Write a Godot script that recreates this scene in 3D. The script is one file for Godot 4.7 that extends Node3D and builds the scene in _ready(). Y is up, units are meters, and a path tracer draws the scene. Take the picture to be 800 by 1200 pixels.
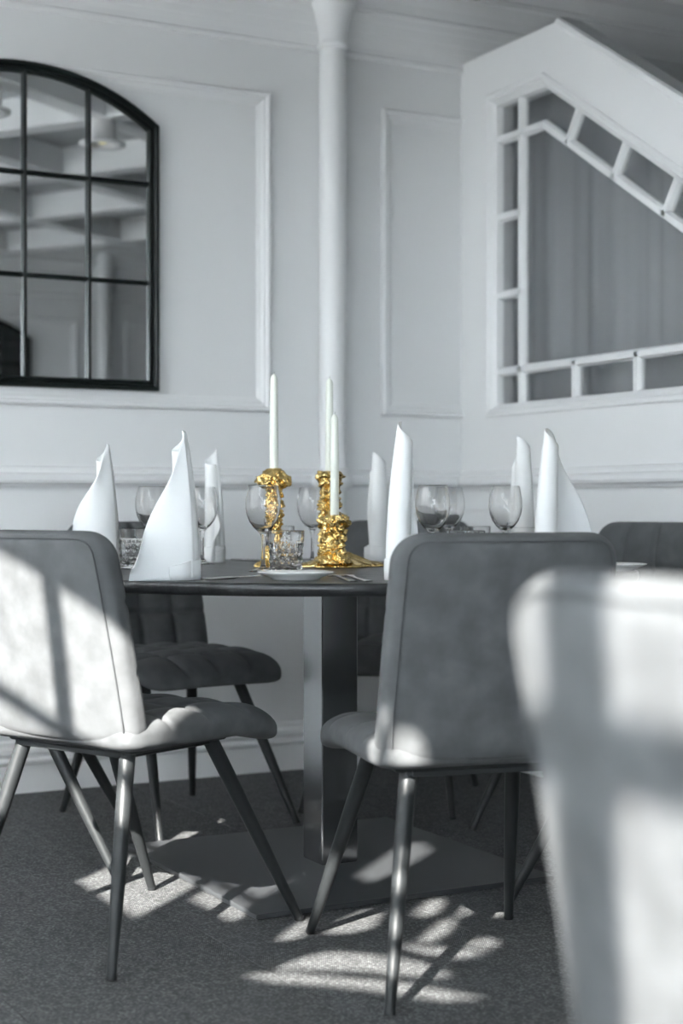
extends Node3D
# A restaurant corner: a round table laid for seven, velvet chairs, a panelled wall with an arched mirror.
# Axes: X runs along the panelled back wall, Z comes away from it into the room, the origin is the floor under the table's centre.

const TOP := 0.741          # height of the table top
const WALL_Z := -1.345      # face of the back wall
const PART_X := 1.235       # face of the stair partition
const LEFT_X := -2.75       # face of the window wall
const FRONT_Z := 5.3        # face of the wall behind the camera
const RIGHT_X := 8.0  # end wall out of view, set far off to keep that side dim
const CEIL := 2.86

var M := {}
var used := {}

# ---------------------------------------------------------------- mesh builder
class MB:
	var v := PackedVector3Array()
	var g := PackedInt32Array()
	var xf := Transform3D.IDENTITY
	func tri(a: Vector3, b: Vector3, c: Vector3, grp: int) -> void:
		if (b - a).cross(c - a).length_squared() < 1e-18:
			return
		v.append(xf * a); v.append(xf * b); v.append(xf * c); g.append(grp)
	func quad(a, b, c, d, grp: int) -> void:
		tri(a, b, c, grp); tri(a, c, d, grp)
	# turn a closed piece so that its faces run clockwise seen from outside
	func orient(from: int) -> void:
		var vol := 0.0
		var n := v.size()
		var i := from
		if from >= n: return
		var o := v[from]
		while i < n:
			vol += (v[i] - o).dot((v[i + 1] - o).cross(v[i + 2] - o))
			i += 3
		if vol > 0.0:
			i = from
			while i < n:
				var t := v[i + 1]; v[i + 1] = v[i + 2]; v[i + 2] = t
				i += 3
	func box(c: Vector3, s: Vector3, ch := 0.0, b := Basis.IDENTITY) -> void:
		var from := v.size()
		var h := s / 2.0
		ch = minf(ch, minf(h.x, minf(h.y, h.z)) * 0.9)
		if ch <= 0.0:
			var p := []
			for k in 8:
				p.append(c + b * Vector3(h.x * (1 if k & 1 else -1), h.y * (1 if k & 2 else -1), h.z * (1 if k & 4 else -1)))
			for q in [[0, 1, 3, 2], [4, 6, 7, 5], [0, 4, 5, 1], [2, 3, 7, 6], [0, 2, 6, 4], [1, 5, 7, 3]]:
				quad(p[q[0]], p[q[1]], p[q[2]], p[q[3]], -1)
		else:
			# rings stacked along y with chamfered corners
			var rings := []
			for lv in [[-h.y, ch], [-h.y + ch, 0.0], [h.y - ch, 0.0], [h.y, ch]]:
				var r := PackedVector3Array()
				var x: float = h.x - lv[1]; var z: float = h.z - lv[1]
				for q in [[x - ch, z], [-x + ch, z], [-x, z - ch], [-x, -z + ch], [-x + ch, -z], [x - ch, -z], [x, -z + ch], [x, z - ch]]:
					r.append(c + b * Vector3(q[0], lv[0], q[1]))
				rings.append(r)
			loft(rings, true, true, -1)
		orient(from)
	func loft(rings: Array, closed := true, caps := true, grp := 0, loop := false) -> void:
		var from := v.size()
		var m: int = rings[0].size()
		var nr := rings.size()
		for i in (nr if loop else nr - 1):
			var a: PackedVector3Array = rings[i]
			var b: PackedVector3Array = rings[(i + 1) % nr]
			for j in (m if closed else m - 1):
				var k := (j + 1) % m
				quad(a[j], b[j], b[k], a[k], grp)
		if caps and not loop:
			for e in [0, nr - 1]:
				var r: PackedVector3Array = rings[e]
				var c := Vector3.ZERO
				for p in r: c += p
				c /= m
				for j in m:
					if e == 0: tri(c, r[j], r[(j + 1) % m], -1)
					else: tri(c, r[(j + 1) % m], r[j], -1)
		orient(from)
	func lathe(prof: PackedVector2Array, segs: int, at := Vector3.ZERO, loop := false, grp := 0, caps := true) -> void:
		var rings := []
		for p in prof:
			var r := PackedVector3Array()
			for k in segs:
				var t := TAU * k / segs
				r.append(at + Vector3(cos(t) * p.x, p.y, sin(t) * p.x))
			rings.append(r)
		loft(rings, true, caps, grp, loop)
	func tube(path: PackedVector3Array, rad: PackedFloat32Array, segs := 12, grp := 0, flat := 1.0) -> void:
		var rings := []
		var nn := path.size()
		var up := Vector3.ZERO
		for i in nn:
			var d: Vector3 = (path[mini(i + 1, nn - 1)] - path[maxi(i - 1, 0)]).normalized()
			if i == 0:
				up = Vector3.UP if absf(d.y) < 0.9 else Vector3.RIGHT
			var side := d.cross(up).normalized()
			up = side.cross(d).normalized()
			var r := PackedVector3Array()
			for k in segs:
				var t := TAU * k / segs
				r.append(path[i] + side * cos(t) * rad[i] + up * sin(t) * rad[i] * flat)
			rings.append(r)
		loft(rings, true, true, grp)
	# a flat outline of thickness dep along en
	func prism(poly: PackedVector2Array, o: Vector3, ex: Vector3, ey: Vector3, en: Vector3, dep: float) -> void:
		var from := v.size()
		var idx := Geometry2D.triangulate_polygon(poly)
		var i := 0
		while i < idx.size():
			var a := o + ex * poly[idx[i]].x + ey * poly[idx[i]].y
			var b := o + ex * poly[idx[i + 1]].x + ey * poly[idx[i + 1]].y
			var c := o + ex * poly[idx[i + 2]].x + ey * poly[idx[i + 2]].y
			tri(a, b, c, -1); tri(a + en * dep, c + en * dep, b + en * dep, -1)
			i += 3
		# side walls wound to agree with the caps
		var cw := Geometry2D.is_polygon_clockwise(poly)
		var cap_cw := true
		if idx.size() >= 3:
			cap_cw = Geometry2D.is_polygon_clockwise(PackedVector2Array([poly[idx[0]], poly[idx[1]], poly[idx[2]]]))
		for k in poly.size():
			var p := poly[k]; var q := poly[(k + 1) % poly.size()]
			var a := o + ex * p.x + ey * p.y
			var b := o + ex * q.x + ey * q.y
			if cw == cap_cw: quad(b, a, a + en * dep, b + en * dep, -1)
			else: quad(a, b, b + en * dep, a + en * dep, -1)
		orient(from)
	# a moulding profile (inset, out) carried round a closed outline with mitred corners
	func frame(poly: PackedVector2Array, prof: Array, o: Vector3, ex: Vector3, ey: Vector3, en: Vector3, grp := -1) -> void:
		var rings := []
		var n := poly.size()
		var sgn := -1.0 if Geometry2D.is_polygon_clockwise(poly) else 1.0
		for i in n:
			var p := poly[i]
			var d0 := (p - poly[(i + n - 1) % n]).normalized()
			var d1 := (poly[(i + 1) % n] - p).normalized()
			var n0 := Vector2(-d0.y, d0.x) * sgn
			var n1 := Vector2(-d1.y, d1.x) * sgn
			var m := (n0 + n1).normalized()
			m /= maxf(m.dot(n0), 0.3)
			var r := PackedVector3Array()
			for q in prof:
				var w: Vector2 = p + m * q[0]
				r.append(o + ex * w.x + ey * w.y + en * q[1])
			rings.append(r)
		loft(rings, true, false, grp, true)
	# a profile (out, height) carried along a straight wall
	func run(prof: Array, a: Vector3, b: Vector3, out: Vector3, depth := 1.0) -> void:
		var rings := []
		for e in [a, b]:
			var r := PackedVector3Array()
			for q in prof: r.append(e + out * q[0] * depth + Vector3.UP * q[1])
			rings.append(r)
		var from := v.size()
		loft(rings, true, false, -1)
		var pl := PackedVector2Array()
		for q in prof: pl.append(Vector2(q[0], q[1]))
		var idx := Geometry2D.triangulate_polygon(pl)
		var i := 0
		while i < idx.size():
			tri(rings[0][idx[i]], rings[0][idx[i + 1]], rings[0][idx[i + 2]], -1)
			tri(rings[1][idx[i]], rings[1][idx[i + 2]], rings[1][idx[i + 1]], -1)
			i += 3
		orient(from)
	func mesh() -> ArrayMesh:
		var st := SurfaceTool.new()
		st.begin(Mesh.PRIMITIVE_TRIANGLES)
		for i in g.size():
			st.set_smooth_group(g[i])
			for k in 3: st.add_vertex(v[i * 3 + k])
		st.generate_normals()
		st.index()
		return st.commit()

# ---------------------------------------------------------------- scene helpers
func numbered(called: String) -> String:
	used[called] = used.get(called, -1) + 1
	return called if used[called] == 0 else "%s_%03d" % [called, used[called]]
func obj(called: String, mb, mat: Material, parent: Node = null) -> MeshInstance3D:
	var o := MeshInstance3D.new()
	o.mesh = mb.mesh() if mb is MB else mb
	o.material_override = mat
	if parent == null:
		o.name = numbered(called); add_child(o)
	else:
		o.name = called; parent.add_child(o, true)
	return o
func tag(o: Node, label: String, category: String, group := "") -> Node:
	o.set_meta("label", label); o.set_meta("category", category)
	if group != "": o.set_meta("group", group)
	return o
func struct(o: Node, label := "") -> Node:
	o.set_meta("kind", "structure")
	if label != "": o.set_meta("label", label)
	return o
func base(called: String, at := Vector3.ZERO, turn := 0.0) -> Node3D:
	var o := Node3D.new()
	o.name = numbered(called); add_child(o)
	o.position = at; o.rotation_degrees.y = turn
	return o
func put(proto: Node3D, first: bool, called: String, at: Vector3, turn: float) -> Node3D:
	var o: Node3D = proto
	if not first:
		o = proto.duplicate(); o.name = numbered(called); add_child(o)
	o.position = at; o.rotation_degrees.y = turn
	return o

# ---------------------------------------------------------------- materials
func col(r: float, gg: float, b: float) -> Color:      # a linear base colour
	return Color(r, gg, b).linear_to_srgb()
func noise_tex(size: int, freq: float, oct: int, sd: int, lo: float, hi: float, type := FastNoiseLite.TYPE_SIMPLEX_SMOOTH) -> NoiseTexture2D:
	var n := FastNoiseLite.new()
	n.noise_type = type; n.frequency = freq; n.fractal_octaves = oct; n.seed = sd
	var t := NoiseTexture2D.new()
	t.width = size; t.height = size; t.seamless = true; t.noise = n
	var gr := Gradient.new()
	gr.set_color(0, Color(lo, lo, lo)); gr.set_color(1, Color(hi, hi, hi))
	t.color_ramp = gr
	return t
func bump_tex(size: int, freq: float, oct: int, sd: int, strength: float, type := FastNoiseLite.TYPE_SIMPLEX_SMOOTH) -> NoiseTexture2D:
	var n := FastNoiseLite.new()
	n.noise_type = type; n.frequency = freq; n.fractal_octaves = oct; n.seed = sd
	var t := NoiseTexture2D.new()
	t.width = size; t.height = size; t.seamless = true; t.noise = n; t.as_normal_map = true; t.bump_strength = strength
	return t
func mat(c: Color, rough := 0.6, metal := 0.0) -> StandardMaterial3D:
	var m := StandardMaterial3D.new()
	m.albedo_color = c; m.roughness = rough; m.metallic = metal
	return m
func triplanar(m: StandardMaterial3D, s: Vector3, world := false) -> StandardMaterial3D:
	m.uv1_triplanar = true; m.uv1_world_triplanar = world; m.uv1_scale = s
	return m
func carpet_image(sd: int, along: bool) -> Array:
	var rng := RandomNumberGenerator.new()
	rng.seed = sd
	var n := 384
	var hgt := Image.create(n, n, false, Image.FORMAT_RGBA8)
	var im := Image.create(n, n, false, Image.FORMAT_RGBA8)
	var fn := FastNoiseLite.new()
	fn.seed = sd; fn.frequency = 0.02; fn.fractal_octaves = 3
	var cells := 64                              # loops across the texture
	var tone := PackedFloat32Array()
	for k in cells * cells: tone.append(rng.randf())
	for y in n:
		for x in n:
			var cx := x if along else y
			var cy := y if along else x
			var row := int(cx * cells / n)
			var fy := cy * cells / float(n) + (0.5 if row % 2 else 0.0)
			var lump := int(fy) % cells
			var dx := fmod(cx * cells / float(n), 1.0) - 0.5
			var dy := fmod(fy, 1.0) - 0.5
			var hh := clampf(1.0 - (dx * dx * 3.2 + dy * dy * 2.4), 0.0, 1.0)
			var t: float = tone[row * cells + lump]
			var big := fn.get_noise_2d(x, y)
			var c := clampf(0.62 + 0.38 * t * t + 0.10 * big - (1.0 - hh) * 0.10, 0.0, 1.0)
			im.set_pixel(x, y, Color(c, c, c))
			var q := clampf(hh * (0.6 + 0.4 * t), 0.0, 1.0)
			hgt.set_pixel(x, y, Color(q, q, q))
	hgt.bump_map_to_normal_map(5.0)
	return [ImageTexture.create_from_image(im), ImageTexture.create_from_image(hgt)]
func velvet(c: Color, sd: int) -> StandardMaterial3D:
	var m := triplanar(mat(c, 0.82), Vector3.ONE * 1.6)
	m.albedo_texture = noise_tex(512, 0.014, 6, sd, 0.74, 1.0)
	m.normal_enabled = true; m.normal_scale = 0.35
	m.normal_texture = bump_tex(512, 0.02, 4, sd + 5, 2.0)
	m.rim_enabled = true; m.rim = 0.10; m.rim_tint = 0.5
	return m
func make_materials() -> void:
	M.wall = triplanar(mat(col(0.785, 0.797, 0.803), 0.5), Vector3.ONE * 0.8, true)
	M.wall.normal_enabled = true; M.wall.normal_scale = 0.05
	M.wall.normal_texture = bump_tex(512, 0.03, 4, 3, 1.5)
	M.trim = mat(col(0.81, 0.822, 0.828), 0.35)
	M.part = triplanar(mat(col(0.81, 0.822, 0.828), 0.4), Vector3.ONE * 0.8, true)
	M.ceiling = mat(col(0.46, 0.475, 0.485), 0.8)
	M.stairwell = mat(col(0.16, 0.17, 0.175), 0.8)  # unseen stair walls, kept dark so the crown above stays shaded
	M.velvet = velvet(col(0.100, 0.105, 0.109), 11)
	M.piping = mat(col(0.06, 0.063, 0.066), 0.9)
	M.metal = mat(col(0.019, 0.021, 0.022), 0.42, 0.0)
	M.metal.metallic_specular = 0.38
	M.base_metal = mat(col(0.045, 0.048, 0.051), 0.42, 0.1)
	M.column_metal = mat(col(0.38, 0.39, 0.40), 0.18, 1.0)
	M.rubber = mat(col(0.015, 0.016, 0.017), 0.7)
	M.wood = triplanar(mat(col(0.046, 0.049, 0.052), 0.50), Vector3(0.7, 0.7, 14.0))
	M.wood.albedo_texture = noise_tex(512, 0.012, 5, 17, 0.35, 1.0)
	M.wood.roughness_texture = noise_tex(512, 0.012, 5, 17, 0.55, 1.0)
	M.wood.normal_enabled = true; M.wood.normal_scale = 0.25
	M.wood.normal_texture = bump_tex(512, 0.012, 5, 17, 3.0)
	M.linen = triplanar(mat(col(0.86, 0.875, 0.88), 0.8), Vector3.ONE * 9.0)
	M.linen.normal_enabled = true; M.linen.normal_scale = 0.12
	M.linen.normal_texture = bump_tex(256, 0.25, 2, 7, 2.0)
	M.linen.backlight_enabled = true; M.linen.backlight = Color(0.25, 0.25, 0.25)
	M.china = mat(col(0.82, 0.83, 0.83), 0.12)
	M.steel = mat(col(0.62, 0.62, 0.61), 0.16, 1.0)
	M.gold = triplanar(mat(col(0.74, 0.54, 0.22), 0.22, 1.0), Vector3.ONE * 14.0)
	M.gold.normal_enabled = true; M.gold.normal_scale = 0.5
	M.gold.normal_texture = bump_tex(256, 0.02, 3, 23, 4.0)
	M.wax = mat(col(0.80, 0.83, 0.76), 0.42)
	M.wick = mat(col(0.5, 0.5, 0.46), 0.9)
	M.black = mat(col(0.005, 0.008, 0.008), 0.42)
	M.black.metallic_specular = 0.35
	M.mirror = mat(col(0.90, 0.915, 0.915), 0.0, 1.0)
	M.glass = mat(Color(1, 1, 1, 0.0), 0.0)
	M.glass.refraction_enabled = true; M.glass.refraction_scale = 0.042
	M.pane = mat(Color(0.35, 0.38, 0.40, 0.16), 0.02)
	M.pane.transparency = BaseMaterial3D.TRANSPARENCY_ALPHA
	M.curtain = triplanar(mat(col(0.46, 0.475, 0.485), 0.9), Vector3.ONE * 8.0)
	M.sheer = mat(col(0.90, 0.91, 0.92), 0.9)  # unseen curtains that spread soft daylight
	M.sheer.backlight_enabled = true; M.sheer.backlight = Color(1, 1, 1)
	M.lamp = mat(col(0.8, 0.8, 0.8), 0.4)
	M.glow = mat(col(0.6, 0.6, 0.45), 0.3)
	M.glow.emission_enabled = true; M.glow.emission = Color(1.0, 0.93, 0.6); M.glow.emission_energy_multiplier = 0.9
	M.subfloor = mat(col(0.08, 0.085, 0.09), 0.95)
	M.carpet = []
	for k in 2:
		var im := carpet_image(40 + k, k == 0)
		for tone in [0.150, 0.166]:
			var m := triplanar(mat(col(tone, tone * 1.03, tone * 1.05), 0.95), Vector3.ONE * 3.4)
			m.albedo_texture = im[0]
			m.normal_enabled = true; m.normal_scale = 0.8; m.normal_texture = im[1]
			M.carpet.append(m)

# ================================================================ the scene
func _ready() -> void:
	# ---- camera
	var cam := Camera3D.new()
	cam.name = "camera"
	add_child(cam)
	cam.position = Vector3(-1.850, 0.90, 3.539)
	cam.rotation_degrees = Vector3(-0.245, -28.0, 0)
	var at := CameraAttributesPhysical.new()
	at.frustum_focal_length = 37.4
	at.frustum_focus_distance = 3.55
	at.exposure_aperture = 1.9
	at.frustum_near = 0.05; at.frustum_far = 100.0
	cam.attributes = at
	cam.fov = rad_to_deg(2.0 * atan(600.0 / 1870.0))
	cam.current = true
	# ---- sky
	var we := WorldEnvironment.new()
	we.name = "environment"
	var env := Environment.new()
	env.background_mode = Environment.BG_SKY
	var sky := Sky.new()
	var sm := ProceduralSkyMaterial.new()
	sm.sky_top_color = Color(0.87, 0.925, 0.965); sm.sky_horizon_color = Color(0.935, 0.972, 1.0)
	sm.ground_bottom_color = Color(0.55, 0.56, 0.56); sm.ground_horizon_color = Color(0.75, 0.76, 0.77)
	sm.sky_energy_multiplier = 4.5; sm.ground_energy_multiplier = 2.6
	sm.sun_angle_max = 1.0
	sky.sky_material = sm
	env.sky = sky
	env.tonemap_mode = Environment.TONE_MAPPER_LINEAR
	env.tonemap_exposure = 0.80
	env.sdfgi_enabled = true; env.ssao_enabled = true; env.ssil_enabled = true
	we.environment = env
	add_child(we)
	# ---- sun, low and from behind on the left
	var sun := DirectionalLight3D.new()
	sun.name = "sun"
	add_child(sun)
	var el := deg_to_rad(32.0)
	var travel := Vector3(0.7314 * cos(el), -sin(el), -0.6820 * cos(el))
	sun.look_at_from_position(Vector3.ZERO, travel, Vector3.UP)
	sun.light_color = Color(1.0, 0.985, 0.96)
	sun.light_energy = 16.0
	sun.light_angular_distance = 0.5
	sun.sky_mode = DirectionalLight3D.SKY_MODE_LIGHT_ONLY
	sun.shadow_enabled = true

	make_materials()
	build_shell()
	build_back_wall()
	build_partition()
	build_ceiling()
	build_windows()
	build_mirrors()
	build_table()
	build_chairs()
	build_setting()

# ---------------------------------------------------------------- room shell
func wall_with_openings(mb: MB, lo: Vector2, hi: Vector2, holes: Array, place: Callable) -> void:
	# holes are Rect2 in the wall's own (along, height) plane
	var xs := [lo.x, hi.x]
	for r in holes:
		xs.append(r.position.x); xs.append(r.end.x)
	xs.sort()
	for i in xs.size() - 1:
		if xs[i + 1] - xs[i] < 1e-4: continue
		var mid: float = (xs[i] + xs[i + 1]) / 2.0
		var cuts := []
		for r in holes:
			if mid > r.position.x and mid < r.end.x: cuts.append([r.position.y, r.end.y])
		cuts.sort_custom(func(p, q): return p[0] < q[0])
		var y := lo.y
		for c in cuts:
			if c[0] > y: place.call(mb, xs[i], xs[i + 1], y, c[0])
			y = c[1]
		if hi.y > y: place.call(mb, xs[i], xs[i + 1], y, hi.y)

func left_windows() -> Array:
	return [Rect2(-1.05, 0.40, 2.60, 1.95), Rect2(1.85, 1.81, 0.75, 0.575), Rect2(2.70, 1.80, 0.80, 0.92), Rect2(3.70, 1.62, 0.92, 0.68), Rect2(1.85, 0.35, 2.85, 1.15)]  # all out of view, placed to let in sun patches and soft light
func front_windows() -> Array:
	return [Rect2(-2.45, 0.80, 1.00, 1.50)]  # out of view, sized to light the room from behind

func build_shell() -> void:
	# floor: carpet tiles on a screed
	var f := base("floor")
	struct(f, "charcoal loop-pile carpet tiles covering the whole floor")
	var mb := MB.new()
	mb.box(Vector3(2.62, -0.078, 1.98), Vector3(11.0, 0.14, 7.0))
	obj("screed", mb, M.subfloor, f)
	var rng := RandomNumberGenerator.new()
	rng.seed = 5
	var tm := MB.new()
	tm.box(Vector3(0, -0.004, 0), Vector3(0.4992, 0.008, 0.4992), 0.0012)
	var tile := tm.mesh()
	for i in range(-6, 16):
		for j in range(-3, 11):
			var x := 0.22 + i * 0.5
			var z := -0.10 + j * 0.5
			if z < WALL_Z - 0.2 or x < LEFT_X - 0.2: continue
			var o := obj("carpet_tile", tile, M.carpet[(2 if (i + j) % 2 else 0) + (1 if rng.randf() < 0.5 else 0)], f)
			o.position = Vector3(x, 0, z)
	# window wall on the left
	mb = MB.new()
	wall_with_openings(mb, Vector2(WALL_Z - 0.15, -0.1), Vector2(FRONT_Z + 0.15, CEIL + 0.1), left_windows(), func(m, a, b, c, d):
		m.box(Vector3(LEFT_X - 0.02, (c + d) / 2, (a + b) / 2), Vector3(0.04, d - c, b - a)))
	struct(obj("wall_left", mb, M.wall), "white window wall on the sunny side of the room")
	# wall behind the camera
	mb = MB.new()
	wall_with_openings(mb, Vector2(LEFT_X, -0.1), Vector2(RIGHT_X + 0.15, CEIL + 0.1), front_windows(), func(m, a, b, c, d):
		m.box(Vector3((a + b) / 2, (c + d) / 2, FRONT_Z + 0.075), Vector3(b - a, d - c, 0.15)))
	struct(obj("wall_front", mb, M.wall), "white panelled wall opposite the mirror")
	mb = MB.new()
	mb.box(Vector3(RIGHT_X + 0.075, 1.38, 1.98), Vector3(0.15, 2.96, 6.64))
	struct(obj("wall_right", mb, M.wall), "unseen white wall far to the right, set off to keep that side dim")

# ---------------------------------------------------------------- mouldings
const RAIL := [[0, 0.956], [0.012, 0.956], [0.015, 0.964], [0.026, 0.970], [0.029, 0.980], [0.027, 0.992], [0.020, 1.000], [0.012, 1.003], [0.012, 1.010], [0.008, 1.020], [0, 1.024]]
const SKIRT := [[0, 0.0], [0.020, 0.0], [0.020, 0.086], [0.026, 0.092], [0.028, 0.100], [0.022, 0.107], [0.016, 0.109], [0.018, 0.116], [0.024, 0.124], [0.022, 0.136], [0.014, 0.143], [0.010, 0.147], [0.009, 0.158], [0, 0.164]]
const CROWN := [[0, 2.452], [0.020, 2.452], [0.028, 2.460], [0.028, 2.468], [0.018, 2.474], [0.022, 2.492], [0.034, 2.512], [0.038, 2.514], [0.052, 2.538], [0.057, 2.540], [0.076, 2.572], [0.082, 2.574], [0.096, 2.596], [0.110, 2.602], [0.110, 2.612], [0.090, 2.618], [0.104, 2.650], [0.132, 2.690], [0.150, 2.694], [0.150, 2.712], [0.130, 2.720], [0.160, 2.766], [0.214, 2.796], [0.230, 2.800], [0.230, 2.862], [0, 2.862]]
const PANEL := [[0, 0], [0, 0.012], [0.003, 0.019], [0.009, 0.023], [0.015, 0.021], [0.018, 0.015], [0.021, 0.013], [0.025, 0.014], [0.036, 0.007], [0.044, 0.005], [0.046, 0.002], [0.050, 0.002], [0.050, 0]]

func rect(a: float, b: float, c: float, d: float) -> PackedVector2Array:
	return PackedVector2Array([Vector2(a, c), Vector2(b, c), Vector2(b, d), Vector2(a, d)])

func build_back_wall() -> void:
	var mb := MB.new()
	mb.box(Vector3((LEFT_X + RIGHT_X) / 2, 1.38, WALL_Z - 0.075), Vector3(RIGHT_X - LEFT_X, 2.96, 0.15))
	var w := obj("wall_back", mb, M.wall)
	struct(w, "white panelled wall carrying the arched mirror")
	for p in [[-2.6, -1.42, 0], [-1.24, 0.470, 0], [0.902, 1.30, 0]]:
		mb = MB.new()
		mb.frame(rect(p[0], p[1], 1.214, 2.292), PANEL, Vector3(0, 0, WALL_Z), Vector3.RIGHT, Vector3.UP, Vector3.BACK)
		obj("panel_moulding", mb, M.trim, w)
	mb = MB.new()
	mb.run(RAIL, Vector3(LEFT_X, 0, WALL_Z), Vector3(PART_X, 0, WALL_Z), Vector3.BACK, 1.35)
	struct(obj("trim_1", mb, M.trim), "white chair rail along the mirror wall")
	mb = MB.new()
	mb.run(SKIRT, Vector3(LEFT_X, 0, WALL_Z), Vector3(PART_X, 0, WALL_Z), Vector3.BACK)
	struct(obj("baseboard_back", mb, M.trim), "tall white moulded baseboard of the mirror wall")
	mb = MB.new()
	mb.run(CROWN, Vector3(LEFT_X, 0, WALL_Z), Vector3(2.4, 0, WALL_Z), Vector3.BACK, 0.58)
	struct(obj("trim_2", mb, M.trim), "stepped white crown moulding above the mirror wall")
	# slender round pilaster between the two panels
	var c := base("pilaster", Vector3(0.682, 0, WALL_Z + 0.058))
	tag(c, "slender round white pilaster between the wall panels", "pilaster")
	mb = MB.new()
	mb.lathe(PackedVector2Array([Vector2(0.046, 0.15), Vector2(0.046, 0.95), Vector2(0.0465, 1.03), Vector2(0.0465, 2.30), Vector2(0.045, 2.452)]), 40)
	obj("shaft", mb, M.trim, c)
	mb = MB.new()
	mb.lathe(PackedVector2Array([Vector2(0.05, 0.950), Vector2(0.062, 0.958), Vector2(0.070, 0.972), Vector2(0.070, 0.992), Vector2(0.060, 1.003), Vector2(0.056, 1.016), Vector2(0.047, 1.026)]), 40)
	obj("collar", mb, M.trim, c)
	mb = MB.new()
	mb.lathe(PackedVector2Array([Vector2(0.045, 2.45), Vector2(0.054, 2.456), Vector2(0.056, 2.466), Vector2(0.050, 2.474), Vector2(0.047, 2.482), Vector2(0.049, 2.505), Vector2(0.054, 2.540), Vector2(0.064, 2.570), Vector2(0.077, 2.590), Vector2(0.081, 2.596), Vector2(0.081, 2.606), Vector2(0.074, 2.610), Vector2(0.084, 2.636), Vector2(0.094, 2.650), Vector2(0.094, 2.69)]), 40)
	obj("capital", mb, M.trim, c)
	mb = MB.new()
	mb.box(Vector3(0, 2.776, 0), Vector3(0.20, 0.17, 0.20), 0.006)
	obj("abacus", mb, M.trim, c)
	mb = MB.new()
	mb.box(Vector3(0, 0.078, 0.0), Vector3(0.13, 0.155, 0.11), 0.006)
	obj("plinth", mb, M.trim, c)
	# the same panelling on the wall behind the camera, seen in the mirror
	var wf := get_node("wall_front")
	for p in [[2.02 - 1.64, 2.02], [2.40, 3.9]]:
		mb = MB.new()
		mb.frame(rect(maxf(p[0], 0.80), p[1], 1.214, 2.292), PANEL, Vector3(0, 0, FRONT_Z), Vector3.RIGHT, Vector3.UP, Vector3.FORWARD)
		obj("panel_moulding", mb, M.trim, wf)
	mb = MB.new()
	mb.run(CROWN, Vector3(LEFT_X, 0, FRONT_Z), Vector3(RIGHT_X, 0, FRONT_Z), Vector3.FORWARD)
	struct(obj("trim_3", mb, M.trim), "white crown moulding of the wall opposite the mirror")
	mb = MB.new()
	mb.lathe(PackedVector2Array([Vector2(0.046, 0.0), Vector2(0.046, 2.45), Vector2(0.056, 2.46), Vector2(0.048, 2.48), Vector2(0.056, 2.56), Vector2(0.083, 2.61), Vector2(0.083, 2.70), Vector2(0.09, 2.84)]), 32)
	var c2 := obj("pilaster", mb, M.trim)
	c2.position = Vector3(2.20, 0, FRONT_Z - 0.10)
	tag(c2, "white pilaster seen only as a reflection in the mirror's lower panes", "pilaster")

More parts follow.
